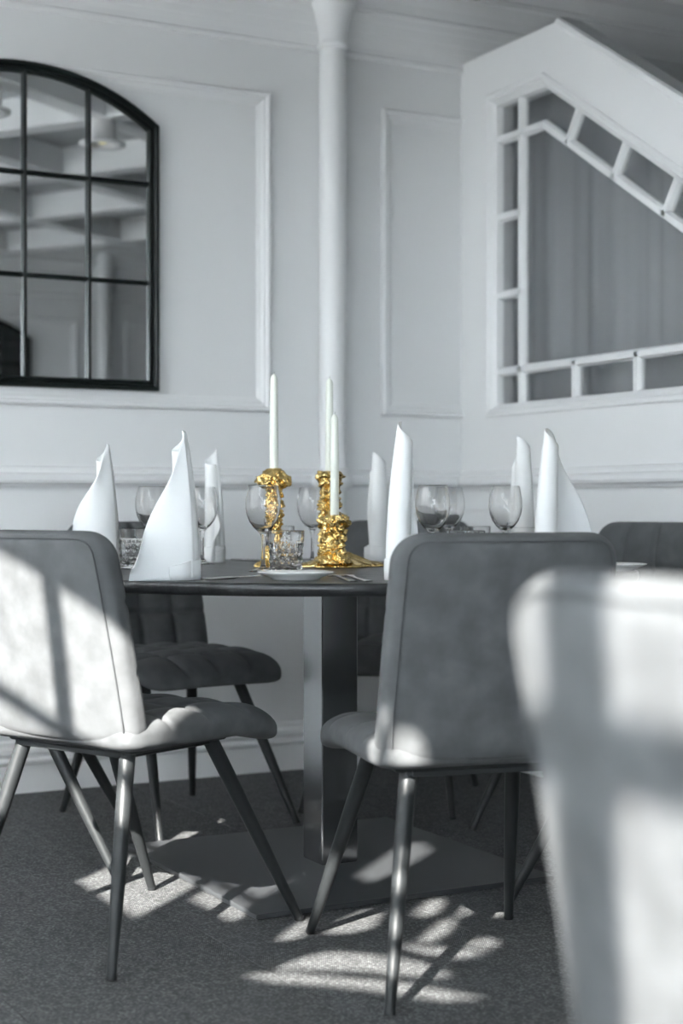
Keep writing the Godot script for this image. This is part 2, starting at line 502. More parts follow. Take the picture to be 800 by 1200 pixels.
# ---------------------------------------------------------------- stair partition with its glazed light
func build_partition() -> void:
	var X := PART_X
	var th := 0.10
	var ez := Vector3.BACK
	var en := Vector3.RIGHT
	var o := Vector3(X, 0, 0)
	var S := -0.640
	var poly := PackedVector2Array([Vector2(WALL_Z, 0), Vector2(1.3, 0), Vector2(1.3, 2.487 + S * 2.058), Vector2(-0.758, 2.487), Vector2(WALL_Z, 2.487)])
	# the opening of the light
	var sx := -0.836
	var win := PackedVector2Array([Vector2(-1.155, 1.226), Vector2(0.30, 1.226), Vector2(0.30, 2.318 + S * (0.30 - sx)), Vector2(sx, 2.318), Vector2(-1.155, 2.318)])
	var mb := MB.new()
	for half in [rect(-2, -0.6, -1, 4), rect(-0.6, 2, -1, 4)]:
		for a in Geometry2D.intersect_polygons(poly, half):
			for b in Geometry2D.clip_polygons(a, win):
				mb.prism(b, o, ez, Vector3.UP, en, th)
	var w := obj("wall_partition", mb, M.part)
	struct(w, "white stair partition with a sloping top and a glazed light")
	# cap bead along the sloping top
	mb = MB.new()
	var p0 := Vector3(X, 2.487, -0.758); var p1 := Vector3(X, 2.487 + S * 2.058, 1.3)
	var d := (p1 - p0).normalized()
	var up := Vector3(0, d.z, -d.y)
	var pr := []
	for e in [p0 - d * 0.0, p1]:
		var r := PackedVector3Array()
		for q in [[-0.006, -0.014], [-0.009, -0.004], [-0.006, 0.010], [0.006, 0.016], [0.094, 0.016], [0.106, 0.010], [0.109, -0.004], [0.106, -0.014]]:
			r.append(e + Vector3.RIGHT * q[0] + up * q[1])
		pr.append(r)
	mb.loft(pr, true, true, -1)
	obj("capping", mb, M.trim, w)
	mb = MB.new()
	mb.run(RAIL, Vector3(X, 0, WALL_Z), Vector3(X, 0, 1.3), Vector3.LEFT, 1.35)
	struct(obj("trim_4", mb, M.trim), "white chair rail along the stair partition")
	mb = MB.new()
	mb.run(SKIRT, Vector3(X, 0, WALL_Z), Vector3(X, 0, 1.3), Vector3.LEFT)
	struct(obj("baseboard_right", mb, M.trim), "white moulded baseboard of the stair partition")
	# window: casing, bars, panes
	var wn := base("window_1", Vector3(X, 0, 0))
	struct(wn, "glazed light with narrow border panes in the stair partition")
	mb = MB.new()
	mb.frame(win, [[-0.020, 0.0], [-0.020, 0.007], [-0.014, 0.011], [-0.006, 0.009], [-0.002, 0.004], [0.004, 0.006], [0.008, 0.001], [0.012, -0.004], [0.024, -0.012], [0.028, -0.030], [0.028, -0.07], [-0.001, -0.07]], Vector3.ZERO, ez, Vector3.UP, Vector3.LEFT)
	obj("casing", mb, M.trim, wn)
	# centre lines of the bars (z, y)
	var mz := -0.997          # upright beside the narrow left panes
	var my := 2.176           # top cross bar
	var by := 1.366           # bottom cross bar
	var kx := -0.868          # where the inner top bar turns down
	var iy := func(z: float) -> float: return my + S * (z - kx)
	var oy := func(z: float) -> float: return 2.318 + S * (z - sx)
	var bars := []
	bars.append([Vector2(mz, 1.24), Vector2(mz, 2.30)])
	bars.append([Vector2(-1.14, by), Vector2(0.28, by)])
	bars.append([Vector2(-1.14, my), Vector2(kx, my), Vector2(0.28, iy.call(0.28))])
	for y in [1.632, 1.904]: bars.append([Vector2(-1.14, y), Vector2(mz, y)])
	for z in [-0.690, -0.372, -0.05]: bars.append([Vector2(z, 1.24), Vector2(z, by)])
	var crosses := []
	for t in [[-0.660, 2.196], [-0.416, 2.040], [-0.172, 1.884], [0.072, 1.728]]:
		var a := Vector2(t[0], t[1])
		var dn := Vector2(S, -1.0).normalized()
		bars.append([a - dn * 0.02, a + dn * 0.13])
		crosses.append([a, dn])
	for b in bars:
		mb = MB.new()
		for k in b.size() - 1:
			bar(mb, b[k], b[k + 1], 0.0165)
		obj("glazing_bar", mb, M.trim, wn)
	# panes between the bars
	var cells := []
	for r in [[-1.135, mz - 0.008, 1.246, by - 0.008], [-1.135, mz - 0.008, by + 0.008, 1.624], [-1.135, mz - 0.008, 1.640, 1.896], [-1.135, mz - 0.008, 1.912, my - 0.008], [-1.135, mz - 0.008, my + 0.008, 2.298],
			[mz + 0.008, -0.698, 1.246, by - 0.008], [-0.682, -0.380, 1.246, by - 0.008], [-0.364, -0.058, 1.246, by - 0.008], [-0.042, 0.28, 1.246, by - 0.008]]:
		cells.append(rect(r[0], r[1], r[2], r[3]))
	cells.append(PackedVector2Array([Vector2(mz + 0.008, by + 0.008), Vector2(0.28, by + 0.008), Vector2(0.28, maxf(by + 0.02, iy.call(0.28) - 0.009)), Vector2(kx - 0.003, my - 0.008), Vector2(mz + 0.008, my - 0.008)]))
	# the sloping row: the band between the inner bar and the casing, cut at the cross bars
	var band := PackedVector2Array([Vector2(mz + 0.008, my + 0.008), Vector2(kx + 0.003, my + 0.008), Vector2(0.28, iy.call(0.28) + 0.010), Vector2(0.28, oy.call(0.28) - 0.026), Vector2(sx - 0.006, 2.298), Vector2(mz + 0.008, 2.298)])
	var rest := [band]
	for cr in crosses:
		var a: Vector2 = cr[0]; var dn: Vector2 = cr[1]
		var al := Vector2(-dn.y, dn.x)
		if al.x < 0: al = -al
		var left := PackedVector2Array([a - al * 0.007 - dn * 2, a - al * 0.007 + dn * 2, a - al * 4 + dn * 2, a - al * 4 - dn * 2])
		var right := PackedVector2Array([a + al * 0.007 - dn * 2, a + al * 0.007 + dn * 2, a + al * 4 + dn * 2, a + al * 4 - dn * 2])
		var nxt := []
		for q in rest:
			for z in Geometry2D.intersect_polygons(q, left): cells.append(z)
			for z in Geometry2D.intersect_polygons(q, right): nxt.append(z)
		rest = nxt
	cells.append_array(rest)
	for cpoly in cells:
		mb = MB.new()
		mb.prism(cpoly, Vector3(0.036, 0, 0), ez, Vector3.UP, en, 0.004)
		obj("pane", mb, M.pane, wn)
	# grey curtain hanging on the stair side of the glass
	mb = MB.new()
	var rings := []
	var n := 220
	for i in n + 1:
		var z := -1.22 + 1.56 * i / n
		var x := 0.150 + 0.018 * sin(z * 21.0 + 1.2 * sin(z * 5.0)) + 0.006 * sin(z * 53.0)
		var ytop := 2.34 if z < sx else minf(2.34, oy.call(z) + 0.02)
		var r := PackedVector3Array()
		for q in [[x, 1.18], [x, 1.6], [x, ytop], [x + 0.003, ytop], [x + 0.003, 1.6], [x + 0.003, 1.18]]:
			r.append(Vector3(X + q[0], q[1], z))
		rings.append(r)
	mb.loft(rings, true, true, 0)
	tag(obj("curtain", mb, M.curtain), "grey curtain hanging behind the glass of the stair partition", "curtain")
	# unseen walls, placed and kept dark so the stairs stay in shade
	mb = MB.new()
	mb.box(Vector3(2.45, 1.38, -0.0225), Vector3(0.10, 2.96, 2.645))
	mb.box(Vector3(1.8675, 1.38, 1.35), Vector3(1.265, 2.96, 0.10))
	struct(obj("wall_unseen_stairwell", mb, M.stairwell), "unseen dark walls behind the partition, placed to keep the stairs in shade")

func bar(mb: MB, a: Vector2, b: Vector2, hw: float) -> void:
	var d := (b - a).normalized()
	var n := Vector2(-d.y, d.x)
	var rings := []
	for e in [a - d * 0.006, b + d * 0.006]:
		var r := PackedVector3Array()
		for q in [[-hw, 0.044], [-hw, 0.030], [-hw * 0.55, 0.016], [hw * 0.55, 0.016], [hw, 0.030], [hw, 0.044]]:
			var w: Vector2 = e + n * q[0]
			r.append(Vector3(q[1], w.y, w.x))
		rings.append(r)
	mb.loft(rings, true, true, -1)

# ---------------------------------------------------------------- ceiling with crossing beams and downlights
func build_ceiling() -> void:
	var c := base("ceiling")
	struct(c, "grey ceiling crossed by white beams")
	var mb := MB.new()
	mb.box(Vector3((LEFT_X + RIGHT_X) / 2, CEIL + 0.075, (WALL_Z + FRONT_Z) / 2), Vector3(RIGHT_X - LEFT_X + 0.3, 0.15, FRONT_Z - WALL_Z + 0.3))
	obj("slab", mb, M.ceiling, c)
	var d1 := Vector2(0.5736, -0.8192)       # (x, z)
	var d2 := Vector2(0.8192, 0.5736)
	var o := Vector2(0.69, 0.97)
	var area := rect(LEFT_X + 0.02, RIGHT_X - 0.02, WALL_Z + 0.24, FRONT_Z - 0.24)
	area = Geometry2D.clip_polygons(area, rect(PART_X - 0.05, 2.55, -3, 1.45))[0]
	for q in [[d1, d2], [d2, d1]]:
		for k in range(-6, 8):
			var m: Vector2 = o + q[1] * (k * 0.98)
			var strip := PackedVector2Array([m - q[0] * 9 - q[1] * 0.06, m + q[0] * 9 - q[1] * 0.06, m + q[0] * 9 + q[1] * 0.06, m - q[0] * 9 + q[1] * 0.06])
			for piece in Geometry2D.intersect_polygons(area, strip):
				mb = MB.new()
				mb.prism(piece, Vector3(0, CEIL - (0.150 if q[0] == d1 else 0.146), 0), Vector3.RIGHT, Vector3.BACK, Vector3.UP, 0.16)
				obj("beam", mb, M.trim, c)
	# downlights under the crossings
	var lab := ["white ceiling downlight reflected beside the second mirror bar from the right", "white ceiling downlight reflected highest at the mirror's left", "white ceiling downlight reflected in the mirror's middle row at left"]
	var spots := [o, o - d2 * 0.98 * 0.5 - d1 * 0.1 + Vector2(-0.20, -0.16), o + d2 * 0.49 - d1 * 0.98 + Vector2(-0.05, 0.25)]
	for k in 3:
		var p := base("ceiling_downlight", Vector3(spots[k].x, CEIL - 0.146, spots[k].y))
		tag(p, lab[k], "downlight", "downlights under the ceiling beams")
		mb = MB.new()
		mb.lathe(PackedVector2Array([Vector2(0.07, 0.0), Vector2(0.07, -0.10), Vector2(0.075, -0.104), Vector2(0.11, -0.108), Vector2(0.11, -0.116), Vector2(0.06, -0.118), Vector2(0.05, -0.10)]), 28)
		obj("housing", mb, M.lamp, p)
		mb = MB.new()
		mb.lathe(PackedVector2Array([Vector2(0.001, -0.106), Vector2(0.014, -0.108), Vector2(0.022, -0.104), Vector2(0.022, -0.100), Vector2(0.001, -0.100)]), 20)
		obj("lens", mb, M.glow, p)
		var s := SpotLight3D.new()
		s.name = "downlight_beam"
		p.add_child(s, true)
		s.position = Vector3(0, -0.14, 0); s.rotation_degrees.x = -90
		s.light_energy = 0.25; s.light_color = Color(1.0, 0.93, 0.75); s.spot_angle = 38; s.spot_range = 8; s.spot_attenuation = 2; s.light_size = 0.04; s.shadow_enabled = true

# ---------------------------------------------------------------- windows out of view, placed to light the room
func pierce(poly: PackedVector2Array, holes: Array) -> Array:
	var all := [poly]
	for hsh in holes:
		var cx := 0.0
		for p in hsh: cx += p.x
		cx /= hsh.size()
		var nxt := []
		for q in all:
			if Geometry2D.intersect_polygons(q, hsh).is_empty():
				nxt.append(q); continue
			for half in [rect(cx - 20, cx, -20, 20), rect(cx, cx + 20, -20, 20)]:
				for a in Geometry2D.intersect_polygons(q, half):
					for b in Geometry2D.clip_polygons(a, hsh): nxt.append(b)
		all = nxt
	return all

func pl(a: Array) -> PackedVector2Array:
	var r := PackedVector2Array()
	for q in a: r.append(Vector2(q[0], q[1]))
	return r

func build_windows() -> void:
	var num := 2
	var lw := left_windows()
	# bars of the unseen left windows, placed for their shadows: [uprights], [cross bars] (centre, half width)
	var bars := [
		[[[-0.2, 0.02], [0.68, 0.02]], [[1.55, 0.02]]],
		[[[2.30, 0.028]], [[2.085, 0.017]]],
		[[], []],
		[[[4.105, 0.036]], [[2.105, 0.023]]],
		[[[2.8, 0.02], [3.75, 0.02]], []],
	]
	var labels := ["unseen wide curtained window giving soft light from the left", "unseen small high window whose bars shade the sunlit chair", "unseen pierced panel high in the left wall, cut to shape the sun patches", "unseen high window whose bars shade the foreground chair", "unseen long curtained window below the high ones, giving soft light"]
	for k in lw.size():
		var r: Rect2 = lw[k]
		var w := base("window_%d" % num, Vector3(LEFT_X - 0.02, 0, 0))
		num += 1
		struct(w, labels[k])
		var mb := MB.new()
		if k == 2:  # unseen panel, its holes shaped to throw the sun patches
			var holes := [
				pl([[2.766, 1.851], [2.882, 1.925], [3.03, 1.99], [3.190, 2.062], [3.428, 2.135], [3.323, 2.066], [3.14, 2.00], [2.988, 1.935], [2.87, 1.875]]),
				pl([[2.834, 1.913], [2.878, 2.000], [2.93, 2.045], [3.005, 2.082], [3.10, 2.118], [3.178, 2.144], [3.25, 2.152], [3.303, 2.146], [3.179, 2.086], [3.03, 2.02], [2.919, 1.958]]),
				pl([[3.056, 2.162], [3.20, 2.222], [3.330, 2.284], [3.287, 2.223], [3.166, 2.178]]),
				pl([[2.840, 2.085], [2.840, 2.159], [2.872, 2.235], [2.930, 2.250], [2.955, 2.186], [2.91, 2.13]]),
				pl([[2.735, 1.990], [2.730, 2.060], [2.741, 2.118], [2.78, 2.10], [2.795, 2.031]]),
				pl([[3.020, 2.300], [3.020, 2.373], [3.05, 2.406], [3.078, 2.39], [3.085, 2.328], [3.05, 2.298]]),
				pl([[3.150, 2.36], [3.141, 2.455], [3.170, 2.475], [3.185, 2.45], [3.174, 2.374]]),
				pl([[3.221, 2.469], [3.254, 2.498], [3.289, 2.513], [3.298, 2.486], [3.293, 2.450], [3.221, 2.400]]),
				pl([[3.187, 2.487], [3.214, 2.517], [3.212, 2.491], [3.188, 2.468]]),
				pl([[3.120, 2.207], [3.120, 2.325], [3.16, 2.345], [3.175, 2.300], [3.165, 2.231]]),
				pl([[3.225, 2.262], [3.30, 2.330], [3.340, 2.325], [3.330, 2.295]]),
				pl([[2.725, 2.34], [2.725, 2.56], [2.78, 2.630], [2.86, 2.600], [2.84, 2.45], [2.80, 2.337]]),
			]
			for q in pierce(rect(r.position.x, r.end.x, r.position.y, r.end.y), holes):
				mb.prism(q, Vector3(0.016, 0, 0), Vector3.BACK, Vector3.UP, Vector3.RIGHT, 0.005)
			obj("sun_mask", mb, M.trim, w)
		else:
			mb.frame(rect(r.position.x, r.end.x, r.position.y, r.end.y), [[0, -0.015], [0, 0.015], [0.02, 0.015], [0.026, 0.008], [0.026, -0.015]], Vector3.ZERO, Vector3.BACK, Vector3.UP, Vector3.RIGHT)
			obj("frame", mb, M.trim, w)
			for b in bars[k][0]:
				mb = MB.new()
				mb.box(Vector3(0, r.get_center().y, b[0]), Vector3(0.012, r.size.y, b[1] * 2), 0.003)
				obj("glazing_bar", mb, M.trim, w)
			for b in bars[k][1]:
				mb = MB.new()
				mb.box(Vector3(0, b[0], r.get_center().x), Vector3(0.011, b[1] * 2, r.size.x), 0.003)
				obj("glazing_bar", mb, M.trim, w)
			if k == 1:  # unseen opaque panel that keeps sun off the chair leg and floor
				mb = MB.new()
				mb.box(Vector3(0, 1.895, 2.455), Vector3(0.012, 0.185, 0.29), 0.002)
				obj("sun_block_panel", mb, M.trim, w)
		if k == 0 or k == 4:  # unseen sheers, placed to soften the light from the left
			mb = MB.new()
			var rings := []
			for i in 261:
				var z: float = r.position.x - 0.08 + (r.size.x + 0.16) * i / 260.0
				var x := 0.07 + 0.016 * sin(z * 46.0 + sin(z * 7.0))
				var q := PackedVector3Array()
				var y0 := 0.28 if k == 0 else 0.25
				var y1 := 2.44 if k == 0 else 1.56
				for e in [[x, y0], [x, y1], [x + 0.002, y1], [x + 0.002, y0]]: q.append(Vector3(LEFT_X + e[0], e[1], z))
				rings.append(q)
			mb.loft(rings, true, true, 0)
			tag(obj("unseen_sheer_curtain", mb, M.sheer), ["unseen white sheer curtain spreading soft light from the wide left window", "unseen white sheer curtain spreading soft light below the high windows"][k / 4], "curtain")
	for r in front_windows():
		var w := base("window_%d" % num, Vector3(0, 0, FRONT_Z + 0.05))
		num += 1
		struct(w, "unseen tall clear window behind the camera, letting sky light in")
		var mb := MB.new()
		mb.frame(rect(r.position.x, r.end.x, r.position.y, r.end.y), [[0, -0.03], [0, 0.05], [0.03, 0.05], [0.04, 0.02], [0.04, -0.03]], Vector3.ZERO, Vector3.RIGHT, Vector3.UP, Vector3.FORWARD)
		obj("frame", mb, M.trim, w)
		mb = MB.new()
		mb.box(Vector3(r.get_center().x, r.get_center().y, 0), Vector3(0.05, r.size.y, 0.04), 0.005)
		mb.box(Vector3(r.get_center().x, 1.75, 0), Vector3(r.size.x, 0.05, 0.036), 0.005)
		obj("glazing_bar", mb, M.trim, w)

# ---------------------------------------------------------------- arched mirrors
func arch(hw: float, y0: float, ys: float, rise: float, n: int) -> PackedVector2Array:
	var R := (hw * hw + rise * rise) / (2.0 * rise)
	var t := asin(hw / R)
	var p := PackedVector2Array([Vector2(-hw, y0), Vector2(hw, y0)])
	for k in n + 1:
		var a := t - 2.0 * t * k / n
		p.append(Vector2(R * sin(a), ys + rise - R + R * cos(a)))
	return p

func build_mirrors() -> void:
	var m := base("arched_mirror", Vector3(-0.383, 0, WALL_Z))
	tag(m, "large arched mirror with black frame and glazing bars on panelled wall", "mirror")
	var outer := arch(0.445, 1.270, 2.130, 0.155, 28)
	var mb := MB.new()
	mb.frame(outer, [[0, 0.0], [0, 0.030], [0.004, 0.036], [0.012, 0.038], [0.018, 0.032], [0.020, 0.025], [0.024, 0.028], [0.030, 0.028], [0.034, 0.022], [0.034, 0.0]], Vector3.ZERO, Vector3.RIGHT, Vector3.UP, Vector3.BACK)
	obj("frame", mb, M.black, m)
	var inner := arch(0.414, 1.302, 2.110, 0.143, 28)
	var uv := [-0.210, 0.0, 0.210]
	var hy := [1.620, 1.940]
	for x in uv:
		mb = MB.new()
		var top: float = 2.253 - (x * x) / (2.0 * 0.67)
		mb.box(Vector3(x, (1.295 + top) / 2, 0.019), Vector3(0.012, top - 1.295 + 0.01, 0.018), 0.004)
		obj("glazing_bar", mb, M.black, m)
	for y in hy:
		mb = MB.new()
		mb.box(Vector3(0, y, 0.018), Vector3(0.836, 0.013, 0.017), 0.004)
		obj("glazing_bar", mb, M.black, m)
	var xs := [-0.5, -0.210, 0.0, 0.210, 0.5]
	var ys := [1.2, 1.620, 1.940, 2.5]
	for i in 4:
		for j in 3:
			for q in Geometry2D.intersect_polygons(inner, rect(xs[i] + 0.001, xs[i + 1] - 0.001, ys[j] + 0.001, ys[j + 1] - 0.001)):
				mb = MB.new()
				mb.prism(q, Vector3(0, 0, 0.006), Vector3.RIGHT, Vector3.UP, Vector3.BACK, 0.005)
				obj("pane", mb, M.mirror, m)
	var m2 := put(m, false, "arched_mirror", Vector3(1.215, 0, FRONT_Z), 180.0)
	tag(m2, "dark arched mirror seen only as a reflection at the first mirror's lower left", "mirror")

# ---------------------------------------------------------------- table
func build_table() -> void:
	var t := base("round_table")
	tag(t, "round dark wooden dining table on a black metal pedestal", "table")
	var mb := MB.new()
	mb.lathe(PackedVector2Array([Vector2(0.735, TOP - 0.028), Vector2(0.752, TOP - 0.027), Vector2(0.7575, TOP - 0.021), Vector2(0.760, TOP - 0.012), Vector2(0.7585, TOP - 0.003), Vector2(0.7555, TOP)]), 128, Vector3.ZERO, false, 0)
	obj("table_top", mb, M.wood, t)
	mb = MB.new()
	mb.box(Vector3(0, 0.013 + (TOP - 0.036 - 0.013) / 2, 0), Vector3(0.100, TOP - 0.036 - 0.013, 0.104), 0.0025)
	obj("column", mb, M.column_metal, t)
	mb = MB.new()
	mb.box(Vector3(0, 0.0075, 0), Vector3(0.785, 0.011, 0.815), 0.0015)
	obj("base_plate", mb, M.base_metal, t)
	mb = MB.new()
	mb.box(Vector3(0, TOP - 0.032, 0), Vector3(0.42, 0.008, 0.42), 0.001)
	obj("mounting_plate", mb, M.base_metal, t)

# ---------------------------------------------------------------- chairs
# a padded slab: rows run along "along", each with a half width; front side quilted
func cushion(rows: Array, thick: float, nu: int, cols: float, qrows: float, qdepth: float, place: Callable) -> MB:
	# rows: [along, half_width, share 0..1 of thickness]
	var mb := MB.new()
	var front := []
	var rear := []
	for i in rows.size():
		var r = rows[i]
		var f := PackedVector3Array(); var b := PackedVector3Array()
		for k in nu + 1:
			var s := -cos(PI * k / nu)                       # denser to the edges
			s = signf(s) * pow(absf(s), 0.9)
			var e := pow(1.0 - pow(absf(s), 9.0), 1.0 / 3.0) if absf(s) < 1.0 else 0.0
			var half: float = thick / 2.0 * e * r[2]
			var fu := (s * 0.5 + 0.5) * cols
			var fv: float = r[3] * qrows
			var du := absf(fu - roundf(fu)); var dv := absf(fv - roundf(fv))
			var q := 0.0
			if fu > 0.3 and fu < cols - 0.3: q = maxf(q, exp(-du * du / 0.0022))
			if fv > 0.3 and fv < qrows - 0.3: q = maxf(q, exp(-dv * dv / 0.0022))
			var puff := 0.7 * sin(PI * fposmod(fu, 1.0)) * sin(PI * fposmod(fv, 1.0))
			f.append(place.call(r[0], s * r[1], half + qdepth * (puff - q) * e * r[2]))
			b.append(place.call(r[0], s * r[1], -half))
		front.append(f); rear.append(b)
	var rings := []
	for i in rows.size():
		var ring := PackedVector3Array(front[i])
		for k in range(nu - 1, 0, -1): ring.append(rear[i][k])
		rings.append(ring)
	mb.loft(rings, true, false, 0)
	return mb

func back_half(y: float) -> float:                    # half width of the backrest at height y
	var w := lerpf(0.224, 0.214, clampf((y - 0.43) / 0.42, 0, 1))
	var r := 0.055
	var top := 0.850
	if y > top - r:
		var q := (y - (top - r)) / r
		w -= r * (1.0 - sqrt(maxf(0.0, 1.0 - q * q)))
	if y < 0.471:
		var q2 := (0.471 - y) / 0.035
		w -= 0.035 * (1.0 - sqrt(maxf(0.0, 1.0 - q2 * q2)))
	return w
func back_z(y: float, x: float) -> float:             # local +Z is behind the chair
	var t := (y - 0.42) / 0.425
	return 0.212 + 0.085 * pow(t, 1.15) - 0.45 * x * x

func make_chair() -> Node3D:
	var c := base("velvet_chair")
	# backrest
	var rows := []
	var ys := []
	for k in 91:
		var t := (1.0 - cos(PI * k / 90.0)) / 2.0
		ys.append(0.436 + 0.414 * t)
	for y in ys:
		var t: float = (y - 0.436) / 0.414
		var e := pow(maxf(0.0, 1.0 - pow(absf(t * 2.0 - 1.0), 12.0)), 1.0 / 3.0)
		rows.append([y, back_half(y), e, t])
	var mb := cushion(rows, 0.062, 96, 4.0, 3.0, 0.0115, func(y, x, d):
		return Vector3(x, y + d * 0.18, back_z(y, x) - d))
	var bk := obj("backrest", mb, M.velvet, c)
	# welt round the rear panel
	mb = MB.new()
	var path := PackedVector3Array(); var rad := PackedFloat32Array()
	var pts := []
	for k in 25: pts.append([lerpf(0.462, 0.803, k / 24.0), 1.0])
	for p in pts:
		var w: float = back_half(p[0]) - 0.020
		path.append(Vector3(-w, p[0], back_z(p[0], w) + 0.0295))
	for k in range(1, 12):
		var a := PI - PI / 2.0 * k / 12.0
		var x := -(0.214 - 0.055) + cos(a) * 0.035
		var y := 0.795 + sin(a) * 0.035 + 0.006
		path.append(Vector3(x, y, back_z(y, x) + 0.0285))
	for k in range(0, 13):
		var x := lerpf(-0.159, 0.159, k / 12.0)
		path.append(Vector3(x, 0.836, back_z(0.836, x) + 0.0275))
	var half := path.size() - 13
	for k in range(half - 1, -1, -1):
		path.append(Vector3(-path[k].x, path[k].y, path[k].z))
	for k in path.size(): rad.append(0.0019)
	mb.tube(path, rad, 8)
	obj("welt", mb, M.piping, bk)
	# seat
	rows = []
	for k in 91:
		var t := (1.0 - cos(PI * k / 90.0)) / 2.0
		var z := lerpf(0.232, -0.232, t)                 # from the back to the front edge
		var w := 0.226
		var r := 0.06
		if z < -0.232 + r:
			var q := (-0.232 + r - z) / r
			w -= r * 0.6 * (1.0 - sqrt(maxf(0.0, 1.0 - q * q)))
		if z > 0.232 - 0.05:
			var q := (z - 0.182) / 0.05
			w -= 0.03 * (1.0 - sqrt(maxf(0.0, 1.0 - q * q)))
		var e := pow(maxf(0.0, 1.0 - pow(absf(t * 2.0 - 1.0), 10.0)), 1.0 / 3.0)
		rows.append([z, w, e, t])
	mb = cushion(rows, 0.066, 96, 4.0, 4.0, 0.0110, func(z, x, d):
		var y := 0.452
		if z < -0.08: y -= 0.22 * pow(-0.08 - z, 2.0) / 0.152
		return Vector3(x, y + d - 0.10 * x * x, z - 0.03 * d))
	obj("seat", mb, M.velvet, c)
	# frame under the seat
	mb = MB.new()
	mb.box(Vector3(0, 0.418, 0.045), Vector3(0.36, 0.014, 0.28), 0.003)
	mb.box(Vector3(-0.150, 0.408, 0.05), Vector3(0.022, 0.012, 0.27), 0.002)
	mb.box(Vector3(0.150, 0.408, 0.05), Vector3(0.022, 0.012, 0.27), 0.002)
	mb.box(Vector3(0, 0.408, 0.176), Vector3(0.30, 0.012, 0.022), 0.002)
	mb.box(Vector3(0, 0.408, -0.075), Vector3(0.30, 0.012, 0.022), 0.002)
	obj("seat_frame", mb, M.metal, c)
	for q in [[-1, 1], [1, 1], [-1, -1], [1, -1]]:
		var top := Vector3(q[0] * 0.150, 0.418, 0.165 if q[1] > 0 else -0.070)
		var bot := Vector3(q[0] * 0.222, 0.006, 0.280 if q[1] > 0 else -0.280)
		mb = MB.new()
		var d := bot - top
		mb.tube(PackedVector3Array([top, top + d * 0.3, top + d * 0.6, bot]), PackedFloat32Array([0.0165, 0.0160, 0.0140, 0.0098]), 20)
		var leg := obj("leg", mb, M.metal, c)
		mb = MB.new()
		mb.tube(PackedVector3Array([bot - d * 0.008, bot + d.normalized() * 0.004]), PackedFloat32Array([0.0106, 0.0100]), 16)
		obj("foot_cap", mb, M.rubber, leg)
	return c

func build_chairs() -> void:
	var proto := make_chair()
	var list := [
		[-0.656, 0.357, -65.7, "grey velvet dining chair striped with sunlight, seen from behind at left"],
		[-0.180, 0.875, -12.5, "grey velvet dining chair in shade, back turned, in front of the table"],
		[0.486, 0.658, 39.0, "grey velvet dining chair mostly hidden by the blurred foreground chair"],
		[0.864, -0.036, 104.2, "grey velvet dining chair showing its channelled backrest beside the stair partition"],
		[0.579, -0.697, 140.5, "dark grey velvet dining chair behind the table, partly hidden by the candlesticks"],
		[-0.113, -0.734, -171.1, "dark velvet dining chair facing us at the table's back left"],
		[-0.696, -0.360, -116.3, "velvet dining chair hidden behind the sunlit chair, only its legs showing"],
		[-0.849, 2.700, -86.0, "blurred sunlit velvet chair closest to the camera at lower right"],
	]
	for k in list.size():
		var e = list[k]
		var c := put(proto, k == 0, "velvet_chair", Vector3(e[0], 0, e[1]), e[2])
		tag(c, e[3], "chair", "grey velvet dining chairs")

